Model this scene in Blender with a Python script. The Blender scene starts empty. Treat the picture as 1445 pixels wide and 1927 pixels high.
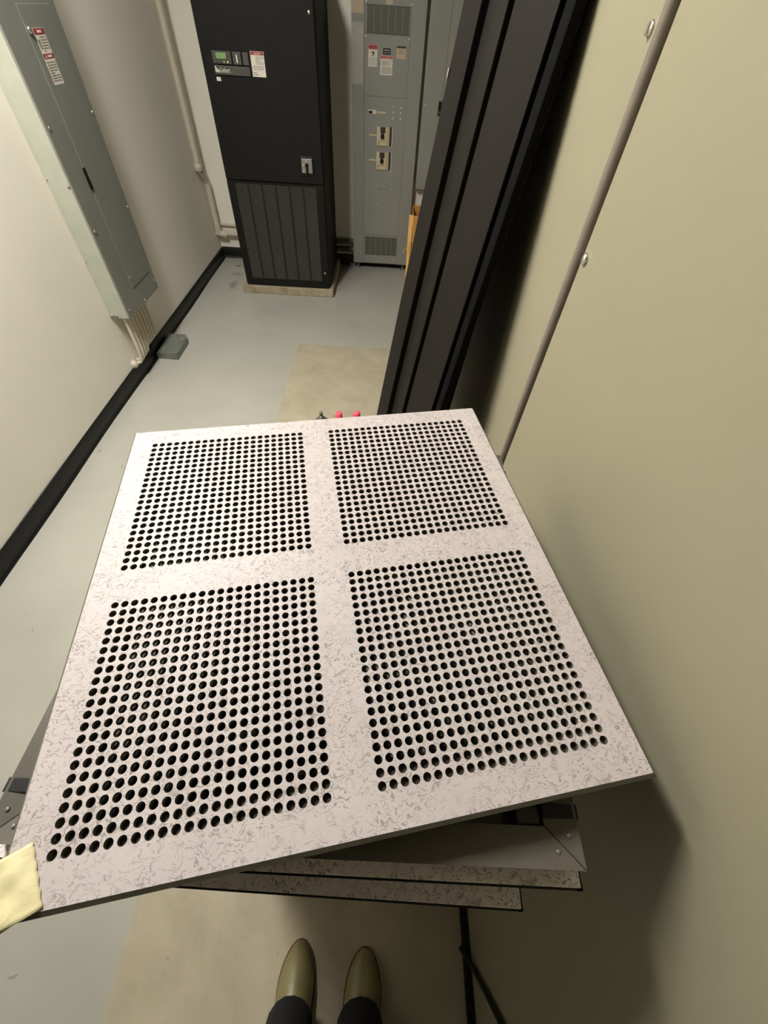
import bpy, bmesh, math, random
import numpy as np
from mathutils import Vector, Matrix

random.seed(7)
scene = bpy.context.scene
COL = scene.collection

# ------------------------------------------------------------------ camera
H = 1.84
FPX = 764.14
cam_data = bpy.data.cameras.new('camera')
cam = bpy.data.objects.new('camera', cam_data)
COL.objects.link(cam)
cam_data.sensor_fit = 'VERTICAL'
cam_data.sensor_height = 36.0
cam_data.sensor_width = 27.0
cam_data.lens = FPX / 1927.0 * 36.0
cam_data.clip_start = 0.01
right = Vector((0.99875, 0.01921, 0.04618))
down = Vector((0.04391, -0.77878, -0.62575))
right.normalize()
down = (down - right * down.dot(right)).normalized()
fwd = right.cross(down)
M = Matrix((right, -down, -fwd)).transposed().to_4x4()
M.translation = Vector((0, 0, H))
cam.matrix_world = M
scene.camera = cam

# ------------------------------------------------------------------ world, exposure
w = bpy.data.worlds.new('world')
scene.world = w
w.use_nodes = True
w.node_tree.nodes['Background'].inputs[0].default_value = (1.0, 0.95, 0.85, 1)
w.node_tree.nodes['Background'].inputs[1].default_value = 0.05
vs = scene.view_settings
vs.view_transform = 'Standard'
vs.look = 'None'
vs.exposure = 0.0
vs.gamma = 1.0
vs.use_curve_mapping = False


# the room's two recessed strip lamps (built below as ceiling_lamp)
LAMP_COL = (1.0, 0.967, 0.925)
LAMPS = ((-1.15, 1.45, 138.0, 'white ceiling strip lamp above the left wall near the camera'),
         (-1.2, 3.0, 13.5, 'white ceiling strip lamp above the middle of the room'))


# ------------------------------------------------------------------ materials
def srgb(r, g, b):
    def f(c):
        c /= 255.0
        return c / 12.92 if c <= 0.04045 else ((c + 0.055) / 1.055) ** 2.4
    return (f(r), f(g), f(b), 1.0)


class NT:
    def __init__(self, name):
        self.m = bpy.data.materials.new(name)
        self.m.use_nodes = True
        self.t = self.m.node_tree
        self.b = self.t.nodes['Principled BSDF']
        self.tc = None

    def n(self, kind, **kw):
        nd = self.t.nodes.new('ShaderNode' + kind)
        for k, v in kw.items():
            if k in nd.inputs.keys() if isinstance(k, str) else False:
                nd.inputs[k].default_value = v
            else:
                setattr(nd, k, v)
        return nd

    def l(self, a, b):
        self.t.links.new(a, b)

    def coord(self):
        if not self.tc:
            self.tc = self.n('TexCoord')
        return self.tc.outputs['Object']

    def noise(self, scale, detail=3.0, rough=0.5, dist=0.0, vec=None):
        nd = self.n('TexNoise')
        nd.inputs['Scale'].default_value = scale
        nd.inputs['Detail'].default_value = detail
        nd.inputs['Roughness'].default_value = rough
        nd.inputs['Distortion'].default_value = dist
        self.l(vec or self.coord(), nd.inputs['Vector'])
        return nd.outputs['Fac']

    def ramp(self, fac, stops):
        nd = self.n('ValToRGB')
        e = nd.color_ramp.elements
        while len(e) < len(stops):
            e.new(0.5)
        for i, (p, c) in enumerate(stops):
            e[i].position = p
            e[i].color = c
        self.l(fac, nd.inputs[0])
        return nd.outputs['Color']

    def mix(self, fac, a, b):
        nd = self.n('Mix', data_type='RGBA')
        for i, v in ((0, fac), (6, a), (7, b)):
            if hasattr(v, 'links') or isinstance(v, bpy.types.NodeSocket):
                self.l(v, nd.inputs[i])
            else:
                nd.inputs[i].default_value = v
        return nd.outputs[2]

    def math(self, op, a, b=None, c=None):
        nd = self.n('Math', operation=op)
        for i, v in enumerate((a, b, c)):
            if v is None:
                continue
            if isinstance(v, bpy.types.NodeSocket):
                self.l(v, nd.inputs[i])
            else:
                nd.inputs[i].default_value = v
        return nd.outputs[0]

    def bump(self, fac, strength, dist):
        nd = self.n('Bump')
        nd.inputs['Strength'].default_value = strength
        nd.inputs['Distance'].default_value = dist
        self.l(fac, nd.inputs['Height'])
        self.l(nd.outputs[0], self.b.inputs['Normal'])


def W(v):
    return (v, v, v, 1)


def paint(name, rgb, rough=0.5, var=0.06, scale=6.0, metal=0.0, bump=0.0, bscale=300.0, spec=0.4):
    """plain painted surface: base colour with a slight mottle and a fine grain"""
    k = NT(name)
    c = srgb(*rgb)
    lo = tuple(max(0, x * (1 - var)) for x in c[:3]) + (1,)
    hi = tuple(min(1, x * (1 + var)) for x in c[:3]) + (1,)
    k.l(k.ramp(k.noise(scale, 4.0, 0.6), [(0.3, lo), (0.7, hi)]), k.b.inputs['Base Color'])
    k.b.inputs['Roughness'].default_value = rough
    k.b.inputs['Metallic'].default_value = metal
    k.b.inputs['Specular IOR Level'].default_value = spec
    if bump:
        k.bump(k.noise(bscale, 2.0), bump, 0.001)
    return k.m


MAT = {}
MAT['wall'] = paint('wall_paint', (244, 238, 222), 0.6, 0.02, 2.0, bump=0.12, bscale=180)
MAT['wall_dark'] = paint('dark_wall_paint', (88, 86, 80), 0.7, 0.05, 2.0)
MAT['ceiling'] = paint('ceiling_paint', (104, 102, 97), 0.9, 0.03)
MAT['baseboard'] = paint('black_vinyl', (22, 21, 20), 0.35, 0.15, 8)
MAT['beige_steel'] = paint('beige_steel', (153, 148, 124), 0.46, 0.025, 1.5, bump=0.10, bscale=400)
MAT['beige_edge'] = paint('beige_edge', (176, 168, 140), 0.45, 0.04)
MAT['rod'] = paint('grey_rod', (128, 120, 108), 0.4, 0.08, 12)
MAT['dark_gap'] = paint('dark_gap', (24, 20, 14), 0.8, 0.1)
MAT['steel_grey'] = paint('grey_enamel', (130, 131, 120), 0.45, 0.05, 5, bump=0.1, bscale=250)
MAT['steel_grey_dark'] = paint('grey_enamel_dark', (108, 110, 100), 0.5, 0.05, 5)
MAT['pdu'] = paint('pdu_grey', (146, 146, 136), 0.5, 0.04, 5, bump=0.08)
MAT['pdu_dark'] = paint('pdu_shadow_grey', (70, 70, 62), 0.6, 0.06)
MAT['black_unit'] = paint('black_textured_enamel', (24, 23, 19), 0.6, 0.15, 14, bump=0.2, bscale=500, spec=0.2)
MAT['black_bar'] = paint('black_bar', (24, 23, 22), 0.5, 0.1)
MAT['louvre'] = paint('louvre_grey', (92, 87, 82), 0.55, 0.08)
MAT['module'] = paint('module_grey', (76, 74, 67), 0.5, 0.06, 20)
MAT['white_print'] = paint('white_print', (225, 222, 210), 0.5, 0.02)
MAT['paper'] = paint('paper_white', (222, 214, 198), 0.6, 0.04, 20)
MAT['paper_beige'] = paint('paper_beige', (196, 180, 150), 0.7, 0.05, 20)
MAT['paper_grey'] = paint('paper_grey', (178, 172, 160), 0.7, 0.06, 30)
MAT['red_print'] = paint('red_print', (150, 62, 60), 0.5, 0.06, 40)
MAT['pale_red'] = paint('pale_red', (205, 120, 115), 0.5, 0.05, 40)
MAT['grey_print'] = paint('grey_print', (140, 134, 122), 0.6, 0.05)
MAT['black_print'] = paint('black_print', (26, 26, 24), 0.5, 0.05)
MAT['cream'] = paint('cream_plastic', (212, 196, 158), 0.45, 0.04, 30)
MAT['olive_dark'] = paint('olive_dark', (66, 58, 36), 0.5, 0.15, 40)
MAT['screw'] = paint('zinc_screw', (225, 222, 210), 0.22, 0.05, metal=0.9)
MAT['white_screw'] = paint('white_lamp_cap', (240, 238, 230), 0.3, 0.02)
MAT['pale_zinc'] = paint('pale_zinc', (178, 180, 164), 0.45, 0.06, 10, metal=0.0)
MAT['galv'] = paint('galvanised', (120, 124, 114), 0.4, 0.18, 22, metal=0.25)
MAT['conduit'] = paint('painted_conduit', (205, 195, 174), 0.5, 0.03, 10)
MAT['dull_pipe'] = paint('dull_pipe', (96, 86, 72), 0.45, 0.1, 10)
MAT['black_door'] = paint('black_door_enamel', (27, 24, 20), 0.6, 0.12, 4, bump=0.12, bscale=400, spec=0.15)
MAT['black_centre'] = paint('charcoal_enamel', (29, 26, 22), 0.6, 0.10, 4, bump=0.15, bscale=400, spec=0.15)
MAT['black_deep'] = paint('deep_black_matte', (9, 8, 7), 0.8, 0.2, 8, spec=0.1)  # matte black of the near stile, the grooves and the added sheet
MAT['pan'] = paint('pan_metal', (98, 93, 82), 0.42, 0.12, 14, metal=0.1)
MAT['pan_dark'] = paint('pan_underside', (58, 54, 46), 0.5, 0.2, 14)
MAT['bracket'] = paint('black_bracket', (14, 13, 12), 0.6, 0.2)
MAT['trim_edge'] = paint('tile_edge_trim', (104, 100, 84), 0.5, 0.12, 30)
MAT['pink'] = paint('pink_cap', (255, 92, 122), 0.4, 0.03, 20)
MAT['stub'] = paint('stub_brown', (80, 58, 46), 0.5, 0.2, 30)
MAT['stub_grey'] = paint('stub_grey', (118, 120, 114), 0.35, 0.1, 30, metal=0.5)
MAT['denim'] = paint('black_denim', (18, 18, 20), 0.9, 0.25, 60, bump=0.4, bscale=900)
MAT['boot_sole'] = paint('boot_sole', (92, 68, 46), 0.5, 0.12, 20)
MAT['cable'] = paint('black_cable', (20, 22, 24), 0.5, 0.1)
MAT['lamp_body'] = paint('lamp_white', (230, 228, 220), 0.5, 0.02)
MAT['handle'] = paint('latch_black', (20, 20, 18), 0.4, 0.1)
MAT['switch_plate'] = paint('switch_plate', (150, 144, 136), 0.35, 0.05, 30, metal=0.3)
MAT['dot_brown'] = paint('knockout_plug', (120, 96, 78), 0.5, 0.05)


def mat_floor():
    k = NT('grey_epoxy')
    base = k.ramp(k.noise(1.6, 4, 0.6), [(0.3, srgb(166, 164, 151)), (0.7, srgb(178, 176, 163))])
    fine = k.math('MULTIPLY', k.math('GREATER_THAN', k.noise(26, 2, 0.5, 0.6), 0.735), 0.55)
    col = k.mix(fine, base, srgb(120, 114, 100))
    # scuffs and a mark beside the cooling unit
    tc = k.coord()
    sep = k.n('SeparateXYZ')
    k.l(tc, sep.inputs[0])
    for (cx, cy, rx, ry, a) in ((-1.56, 4.62, 0.10, 0.035, 0.5), (-1.53, 4.36, 0.045, 0.13, 0.6), (-1.60, 4.83, 0.04, 0.03, 0.9)):
        dx = k.math('DIVIDE', k.math('SUBTRACT', sep.outputs[0], cx), rx)
        dy = k.math('DIVIDE', k.math('SUBTRACT', sep.outputs[1], cy), ry)
        r2 = k.math('ADD', k.math('MULTIPLY', dx, dx), k.math('MULTIPLY', dy, dy))
        nz = k.math('MULTIPLY', k.noise(20, 3, 0.6), 1.7)
        msk = k.math('MULTIPLY', k.math('SUBTRACT', 1.75, k.math('ADD', r2, nz)), a)
        nd = k.n('Clamp')
        k.l(msk, nd.inputs[0])
        nd.inputs[2].default_value = a
        col = k.mix(nd.outputs[0], col, srgb(64, 56, 46))
    k.l(col, k.b.inputs['Base Color'])
    k.l(k.ramp(k.noise(5, 3), [(0.3, W(0.28)), (0.7, W(0.42))]), k.b.inputs['Roughness'])
    k.bump(k.noise(9, 3), 0.08, 0.004)
    return k.m


def mat_patch():
    k = NT('bare_beige_concrete')
    base = k.ramp(k.noise(5, 5, 0.65, 0.4), [(0.3, srgb(164, 155, 131)), (0.7, srgb(187, 178, 154))])
    mottle = k.math('MULTIPLY', k.noise(34, 4, 0.7, 0.5), 0.35)
    col = k.mix(mottle, base, srgb(160, 146, 116))
    spots = k.math('MULTIPLY', k.math('GREATER_THAN', k.noise(45, 2), 0.74), 0.45)
    col = k.mix(spots, col, srgb(120, 108, 84))
    k.l(col, k.b.inputs['Base Color'])
    k.b.inputs['Roughness'].default_value = 0.55
    k.bump(k.noise(60, 4), 0.15, 0.002)
    return k.m


def mat_concrete():
    k = NT('plinth_concrete')
    base = k.ramp(k.noise(9, 5, 0.7), [(0.3, srgb(140, 128, 100)), (0.7, srgb(186, 176, 150))])
    k.l(base, k.b.inputs['Base Color'])
    k.b.inputs['Roughness'].default_value = 0.8
    k.bump(k.noise(70, 4), 0.4, 0.003)
    return k.m


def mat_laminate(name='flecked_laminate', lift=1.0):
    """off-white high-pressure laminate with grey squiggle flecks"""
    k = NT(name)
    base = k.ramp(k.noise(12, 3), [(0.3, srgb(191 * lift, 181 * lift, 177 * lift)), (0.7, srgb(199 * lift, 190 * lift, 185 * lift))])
    # swirl the coordinates, then threshold noise stretched along one axis: short curling strokes
    wn = k.n('TexNoise')
    wn.inputs['Scale'].default_value = 75.0
    wn.inputs['Detail'].default_value = 1.0
    k.l(k.coord(), wn.inputs['Vector'])
    sub = k.n('VectorMath', operation='SUBTRACT')
    k.l(wn.outputs['Color'], sub.inputs[0])
    sub.inputs[1].default_value = (0.5, 0.5, 0.5)
    scl = k.n('VectorMath', operation='SCALE')
    k.l(sub.outputs[0], scl.inputs[0])
    scl.inputs['Scale'].default_value = 0.024
    add0 = k.n('VectorMath', operation='ADD')
    k.l(k.coord(), add0.inputs[0])
    k.l(scl.outputs[0], add0.inputs[1])
    wn2 = k.n('TexNoise')
    wn2.inputs['Scale'].default_value = 230.0
    wn2.inputs['Detail'].default_value = 1.0
    k.l(k.coord(), wn2.inputs['Vector'])
    sub2 = k.n('VectorMath', operation='SUBTRACT')
    k.l(wn2.outputs['Color'], sub2.inputs[0])
    sub2.inputs[1].default_value = (0.5, 0.5, 0.5)
    scl2 = k.n('VectorMath', operation='SCALE')
    k.l(sub2.outputs[0], scl2.inputs[0])
    scl2.inputs['Scale'].default_value = 0.0085
    add = k.n('VectorMath', operation='ADD')
    k.l(add0.outputs[0], add.inputs[0])
    k.l(scl2.outputs[0], add.inputs[1])
    lines = None
    for (ang, sx, sy, lo) in ((0.55, 125, 540, 0.63), (2.1, 120, 500, 0.63), (1.3, 150, 600, 0.645)):
        mp = k.n('Mapping')
        mp.inputs['Rotation'].default_value = (0, 0, ang)
        mp.inputs['Scale'].default_value = (sx, sy, 1.0)
        k.l(add.outputs[0], mp.inputs['Vector'])
        f = k.noise(1.0, 1.0, 0.4, 0.0, mp.outputs[0])
        ms = k.n('MapRange')
        k.l(f, ms.inputs[0])
        ms.inputs[1].default_value = lo - 0.02
        ms.inputs[2].default_value = lo + 0.03
        lines = ms.outputs[0] if lines is None else k.math('MAXIMUM', lines, ms.outputs[0])
    cl = k.n('MapRange')
    k.l(k.noise(26, 2.0, 0.6), cl.inputs[0])
    cl.inputs[1].default_value = 0.28
    cl.inputs[2].default_value = 0.50
    fac = k.math('MULTIPLY', k.math('MULTIPLY', lines, cl.outputs[0]), 0.92)
    col = k.mix(fac, base, srgb(148, 138, 132))
    k.l(col, k.b.inputs['Base Color'])
    k.b.inputs['Roughness'].default_value = 0.5
    k.b.inputs['Specular IOR Level'].default_value = 0.5
    k.bump(k.noise(700, 2), 0.03, 0.0005)
    return k.m


def mat_damper():
    """dark damper sheet with glints of bare metal painted into its colour"""
    k = NT('damper_black')
    base = k.ramp(k.noise(30, 3), [(0.3, srgb(10, 10, 9)), (0.7, srgb(22, 22, 19))])
    glints = k.ramp(k.noise(55, 2, 0.5, 1.0), [(0.61, W(0)), (0.68, W(0.8))])  # pale patches stand for glints seen through the holes
    col = k.mix(glints, base, srgb(150, 146, 132))
    k.l(col, k.b.inputs['Base Color'])
    k.b.inputs['Roughness'].default_value = 0.45
    return k.m


def mat_tape():
    k = NT('masking_tape')
    base = k.ramp(k.noise(25, 4, 0.6), [(0.3, srgb(214, 202, 150)), (0.7, srgb(226, 215, 168))])
    k.l(base, k.b.inputs['Base Color'])
    k.b.inputs['Roughness'].default_value = 0.6
    k.bump(k.noise(60, 3, 0.6, 0.8), 0.35, 0.003)
    return k.m


def mat_boot():
    k = NT('olive_boot_leather')
    base = k.ramp(k.noise(9, 4), [(0.3, srgb(112, 104, 68)), (0.7, srgb(140, 132, 90))])
    k.l(base, k.b.inputs['Base Color'])
    k.b.inputs['Roughness'].default_value = 0.33
    k.bump(k.noise(120, 3), 0.08, 0.001)
    return k.m


def mat_card():
    k = NT('cardboard')
    wv = k.n('TexWave', wave_type='BANDS', bands_direction='X')
    wv.inputs['Scale'].default_value = 60
    k.l(k.coord(), wv.inputs['Vector'])
    base = k.ramp(k.noise(12, 3), [(0.3, srgb(196, 138, 64)), (0.7, srgb(214, 156, 80))])
    col = k.mix(k.math('MULTIPLY', wv.outputs['Fac'], 0.12), base, srgb(160, 106, 44))
    k.l(col, k.b.inputs['Base Color'])
    k.b.inputs['Roughness'].default_value = 0.75
    return k.m


def mat_lcd():
    k = NT('green_lcd')
    base = k.ramp(k.noise(200, 2), [(0.4, srgb(112, 146, 92)), (0.6, srgb(128, 162, 106))])
    k.l(base, k.b.inputs['Base Color'])
    k.l(base, k.b.inputs['Emission Color'])
    k.b.inputs['Emission Strength'].default_value = 0.08
    k.b.inputs['Roughness'].default_value = 0.2
    return k.m


def mat_emit(strength):
    k = NT('lamp_diffuser')
    k.b.inputs['Base Color'].default_value = (0.9, 0.85, 0.75, 1)
    k.b.inputs['Emission Color'].default_value = LAMP_COL + (1,)
    k.b.inputs['Emission Strength'].default_value = strength
    return k.m


MAT['floor'] = mat_floor()
MAT['patch'] = mat_patch()
MAT['concrete'] = mat_concrete()
MAT['laminate'] = mat_laminate()
MAT['laminate_lit'] = mat_laminate('lit_laminate', 1.22)  # same laminate, colour lightened so the lower tiles' strips look lit
MAT['damper'] = mat_damper()
MAT['tape'] = mat_tape()
MAT['boot'] = mat_boot()
MAT['card'] = mat_card()
MAT['card_lit'] = paint('cardboard_lit', (250, 196, 120), 0.75, 0.06, 20)  # lit copy of the cardboard, light on the left flap painted in
MAT['lcd'] = mat_lcd()
for i_, l_ in enumerate(LAMPS):
    MAT['emit%d' % i_] = mat_emit(l_[2])
MAT['straw'] = paint('packing_straw', (246, 200, 110), 0.6, 0.08, 40)


# ------------------------------------------------------------------ builders
class Mesh:
    """collects shapes, then links them as ONE mesh object"""

    def __init__(self):
        self.v, self.f, self.mi, self.sm = [], [], [], []

    def add(self, verts, faces, mi=0, smooth=False):
        o = len(self.v)
        self.v += [tuple(p) for p in verts]
        self.f += [tuple(i + o for i in f) for f in faces]
        self.mi += [mi] * len(faces)
        self.sm += [smooth] * len(faces)
        return self

    def from_bm(self, bm, mi=0, smooth=False):
        bm.verts.index_update()
        self.add([v.co[:] for v in bm.verts], [[v.index for v in f.verts] for f in bm.faces], mi, smooth)
        bm.free()
        return self

    def box(self, x0, x1, y0, y1, z0, z1, bev=0.0, mi=0, seg=2, rot=None, edges=None):
        bm = bmesh.new()
        bmesh.ops.create_cube(bm, size=1.0)
        for v in bm.verts:
            v.co = Vector(((x0 + x1) / 2 + v.co.x * (x1 - x0), (y0 + y1) / 2 + v.co.y * (y1 - y0), (z0 + z1) / 2 + v.co.z * (z1 - z0)))
        if bev > 0:
            es = bm.edges[:] if edges is None else [e for e in bm.edges if edges(e)]
            bmesh.ops.bevel(bm, geom=es, offset=bev, segments=seg, affect='EDGES', profile=0.5)
        if rot is not None:
            bmesh.ops.transform(bm, matrix=rot, verts=bm.verts)
        return self.from_bm(bm, mi)

    def cyl(self, p, q, r, n=16, r2=None, mi=0, caps=True, smooth=True):
        p, q = Vector(p), Vector(q)
        r2 = r if r2 is None else r2
        d = (q - p).normalized()
        a = d.orthogonal().normalized()
        b = d.cross(a)
        vs_, fs = [], []
        for k in range(n):
            t = 2 * math.pi * k / n
            e = a * math.cos(t) + b * math.sin(t)
            vs_ += [p + e * r, q + e * r2]
        for k in range(n):
            j = (k + 1) % n
            fs.append((2 * k, 2 * j, 2 * j + 1, 2 * k + 1))
        self.add(vs_, fs, mi, smooth)
        if caps:
            o = [2 * k for k in range(n)]
            self.add(vs_, [tuple(reversed(o)), tuple(i + 1 for i in o)], mi, False)
        return self

    def lathe(self, c, prof, n=20, axis=(0, 0, 1), mi=0, smooth=True):
        """profile (r, h) spun about an axis through c"""
        c = Vector(c)
        d = Vector(axis).normalized()
        a = d.orthogonal().normalized()
        b = d.cross(a)
        vs_, fs = [], []
        for (r, h) in prof:
            for k in range(n):
                t = 2 * math.pi * k / n
                vs_.append(c + d * h + (a * math.cos(t) + b * math.sin(t)) * r)
        for i in range(len(prof) - 1):
            for k in range(n):
                j = (k + 1) % n
                fs.append((i * n + k, i * n + j, (i + 1) * n + j, (i + 1) * n + k))
        fs.append(tuple(reversed(range(n))))
        fs.append(tuple((len(prof) - 1) * n + k for k in range(n)))
        return self.add(vs_, fs, mi, smooth)

    def tube(self, pts, r, n=14, mi=0):
        pts = [Vector(p) for p in pts]
        rings = []
        up = None
        for i, p in enumerate(pts):
            t = ((pts[min(i + 1, len(pts) - 1)] - p).normalized() + (p - pts[max(i - 1, 0)]).normalized()).normalized()
            a = t.orthogonal().normalized() if up is None else (up - t * up.dot(t)).normalized()
            up = a
            b = t.cross(a)
            rr = r[i] if isinstance(r, (list, tuple)) else r
            rings.append([p + (a * math.cos(2 * math.pi * k / n) + b * math.sin(2 * math.pi * k / n)) * rr for k in range(n)])
        vs_ = [v for ring in rings for v in ring]
        fs = []
        for i in range(len(rings) - 1):
            for k in range(n):
                j = (k + 1) % n
                fs.append((i * n + k, i * n + j, (i + 1) * n + j, (i + 1) * n + k))
        self.add(vs_, fs, mi, True)
        self.add(vs_, [tuple(reversed(range(n))), tuple((len(rings) - 1) * n + k for k in range(n))], mi, False)
        return self

    def build(self, name, mats, parent=None, local=False):
        off = Vector((0, 0, 0))
        if parent is not None and not local:
            p = parent
            while p.parent is not None:
                p = p.parent
            off = p.location
        me = bpy.data.meshes.new(name)
        me.from_pydata([(x - off.x, y - off.y, z - off.z) for x, y, z in self.v], [], self.f)
        for m in (mats if isinstance(mats, (list, tuple)) else [mats]):
            me.materials.append(MAT[m])
        me.polygons.foreach_set('material_index', self.mi)
        me.polygons.foreach_set('use_smooth', self.sm)
        bm = bmesh.new()
        bm.from_mesh(me)
        bmesh.ops.recalc_face_normals(bm, faces=bm.faces)
        bm.to_mesh(me)
        bm.free()
        me.update()
        o = bpy.data.objects.new(name, me)
        COL.objects.link(o)
        if parent is not None:
            o.parent = parent
        return o


def tag(o, label, cat, group=None, kind=None):
    if label:
        o['label'] = label
    if cat:
        o['category'] = cat
    if group:
        o['group'] = group
    if kind:
        o['kind'] = kind
    return o


def thing(name, label, cat, loc=(0, 0, 0), group=None):
    o = bpy.data.objects.new(name, None)
    o.empty_display_size = 0.1
    COL.objects.link(o)
    o.location = loc
    return tag(o, label, cat, group)


def struct(o):
    o['kind'] = 'structure'
    return o


def smooth_path(pts, r=0.05, n=6):
    """polyline with rounded corners"""
    pts = [Vector(p) for p in pts]
    out = [pts[0]]
    for i in range(1, len(pts) - 1):
        a, b, c = pts[i - 1], pts[i], pts[i + 1]
        ra = min(r, (a - b).length * 0.45, (c - b).length * 0.45)
        p0 = b + (a - b).normalized() * ra
        p1 = b + (c - b).normalized() * ra
        for k in range(n + 1):
            t = k / n
            out.append(p0 * (1 - t) ** 2 + b * 2 * t * (1 - t) + p1 * t * t)
    out.append(pts[-1])
    return out


def text_mesh(name, s, size, mat, parent, loc, rot, depth=0.0004, align='LEFT', sx=1.0):
    cu = bpy.data.curves.new(name + '_curve', 'FONT')
    cu.body = s
    cu.size = size
    cu.align_x = align
    cu.extrude = depth
    cu.resolution_u = 2
    tmp = bpy.data.objects.new(name + '_tmp', cu)
    COL.objects.link(tmp)
    dg = bpy.context.evaluated_depsgraph_get()
    me = bpy.data.meshes.new_from_object(tmp.evaluated_get(dg))
    COL.objects.unlink(tmp)
    bpy.data.objects.remove(tmp)
    me.materials.clear()
    me.materials.append(MAT[mat])
    mt = Matrix.Translation(loc) @ rot @ Matrix.Diagonal((sx, 1, 1, 1))
    p = parent
    while p.parent is not None:
        p = p.parent
    me.transform(Matrix.Translation(-p.location) @ mt)
    o = bpy.data.objects.new(name, me)
    COL.objects.link(o)
    o.parent = parent
    return o


ROT_FRONT = Matrix.Rotation(math.radians(90), 4, 'X')          # text on a face that looks to -Y
ROT_LEFTWALL = Matrix.Rotation(math.radians(90), 4, 'Z') @ Matrix.Rotation(math.radians(90), 4, 'X')   # face looks to +X

# ------------------------------------------------------------------ room shell
XL, YF, XR, YN, ZC = -1.808, 5.06, 1.6, -4.0, 3.2
fl = struct(Mesh().box(XL - 0.1, XR + 0.1, YN - 0.1, YF + 0.1, -0.1, 0.0).build('floor', 'floor'))
Mesh().box(-0.708, 0.352, -1.6, 3.28, 0.0, 0.0025, 0.001).build('bare_patch', 'patch', fl)['label'] = 'bare beige strip of unpainted floor'
struct(Mesh().box(XL - 0.12, XL, YN, YF, 0, ZC).build('wall_left', 'wall'))
struct(Mesh().box(XL - 0.12, XR + 0.12, YF, YF + 0.12, 0, ZC).build('wall_far', 'wall'))
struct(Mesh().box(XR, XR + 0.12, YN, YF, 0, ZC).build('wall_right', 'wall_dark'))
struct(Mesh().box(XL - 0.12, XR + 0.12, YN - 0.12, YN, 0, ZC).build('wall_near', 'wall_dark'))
struct(Mesh().box(XL - 0.12, XR + 0.12, YN - 0.12, YF + 0.12, ZC, ZC + 0.1).build('ceiling', 'ceiling'))
# vinyl base with a coved foot; wavy where it has come away from the wall
bb = Mesh()
prof = [(0, 0.0), (0.022, 0.0), (0.016, 0.006), (0.010, 0.016), (0.008, 0.03), (0.007, 0.098), (0.004, 0.102), (0, 0.102)]
ys = [YN + (YF - YN) * i / 60 for i in range(61)]
vv = []
for y in ys:
    wob = 0.012 * math.exp(-((y - 2.95) / 0.22) ** 2) + 0.003 * math.sin(y * 5.3)
    vv += [(XL + px + (wob if px > 0.003 else 0), y, pz) for px, pz in prof]
n = len(prof)
ff = [(i * n + k, i * n + k + 1, (i + 1) * n + k + 1, (i + 1) * n + k) for i in range(60) for k in range(n - 1)]
bb.add(vv, ff, 0, True)
struct(bb.build('baseboard_left', 'baseboard'))
bb = Mesh()
vv = []
for x in (XL, XR):
    vv += [(x, YF - px, pz) for px, pz in prof]
bb.add(vv, [(k, k + 1, n + k + 1, n + k) for k in range(n - 1)], 0, True)
struct(bb.build('baseboard_far', 'baseboard'))

# ceiling lamps (overhead, out of the photo)
for i_, (x, y, st_, lab) in enumerate(LAMPS):
    t = thing('ceiling_lamp', lab, 'lamp', (x, y, ZC))
    m = Mesh()
    for b_ in ((x - 0.17, x - 0.14, y - 0.48, y + 0.48), (x + 0.14, x + 0.17, y - 0.48, y + 0.48), (x - 0.14, x + 0.14, y - 0.48, y - 0.45), (x - 0.14, x + 0.14, y + 0.45, y + 0.48)):
        m.box(b_[0], b_[1], b_[2], b_[3], ZC - 0.012, ZC)
    m.build('frame', 'lamp_body', t)
    Mesh().box(x - 0.14, x + 0.14, y - 0.45, y + 0.45, ZC - 0.006, ZC - 0.001).build('diffuser', 'emit%d' % i_, t)


def screw(parent, c, axis, r=0.008, mat='screw', name='screw'):
    return Mesh().lathe(c, [(r, 0), (r, 0.002), (r * 0.75, 0.0045), (r * 0.3, 0.006)], 10, axis, 0).build(name, mat, parent)


# ------------------------------------------------------------------ electrical panel on the left wall
PX, PY0, PY1, PZ0, PZ1 = -1.680, 2.667, 3.168, 0.453, 2.25
ep = thing('electrical_panel', 'tall grey wall-mounted electrical panel with a hinged door on the left wall', 'panel', (XL, 2.9, PZ0))
Mesh().box(XL + 0.002, PX - 0.012, PY0 + 0.004, PY1 - 0.004, PZ0 + 0.004, PZ1, 0.002).build('back_box', 'pale_zinc', ep)['label'] = 'pale galvanised box behind the cover'
Mesh().box(PX - 0.012, PX, PY0, PY1, PZ0, PZ1, 0.003).build('cover', 'steel_grey', ep)
door = Mesh().box(PX, PX + 0.003, 2.838, 3.115, 0.585, 1.775, 0.0012).build('door', 'steel_grey', ep)
Mesh().box(PX + 0.003, PX + 0.007, 2.822, 2.846, 1.115, 1.212, 0.002).box(PX + 0.007, PX + 0.012, 2.828, 2.840, 1.13, 1.16, 0.002).build('latch', 'handle', door)
Mesh().lathe((PX + 0.003, 2.853, 1.698), [(0.013, 0), (0.013, 0.006), (0.008, 0.012), (0.003, 0.013)], 14, (1, 0, 0)).build('lock', 'screw', door)
screw(door, (PX + 0.003, 2.852, 0.645), (1, 0, 0), 0.007)
for (y, z) in ((2.690, 1.39), (2.693, 0.952), (3.148, 1.394), (3.147, 0.955), (3.145, 0.515), (2.924, 0.470), (2.697, 0.508)):
    screw(ep, (PX, y, z), (1, 0, 0), 0.0075)
for (x, z) in ((XL + 0.010, 1.19), (XL + 0.010, 0.80), (XL + 0.012, 0.475)):
    screw(ep, (x, PY0 + 0.004, z), (0, -1, 0), 0.006)
screw(ep, (PX - 0.02, PY0 + 0.004, 1.16), (0, -1, 0), 0.006, 'dot_brown', 'knockout')
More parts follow.
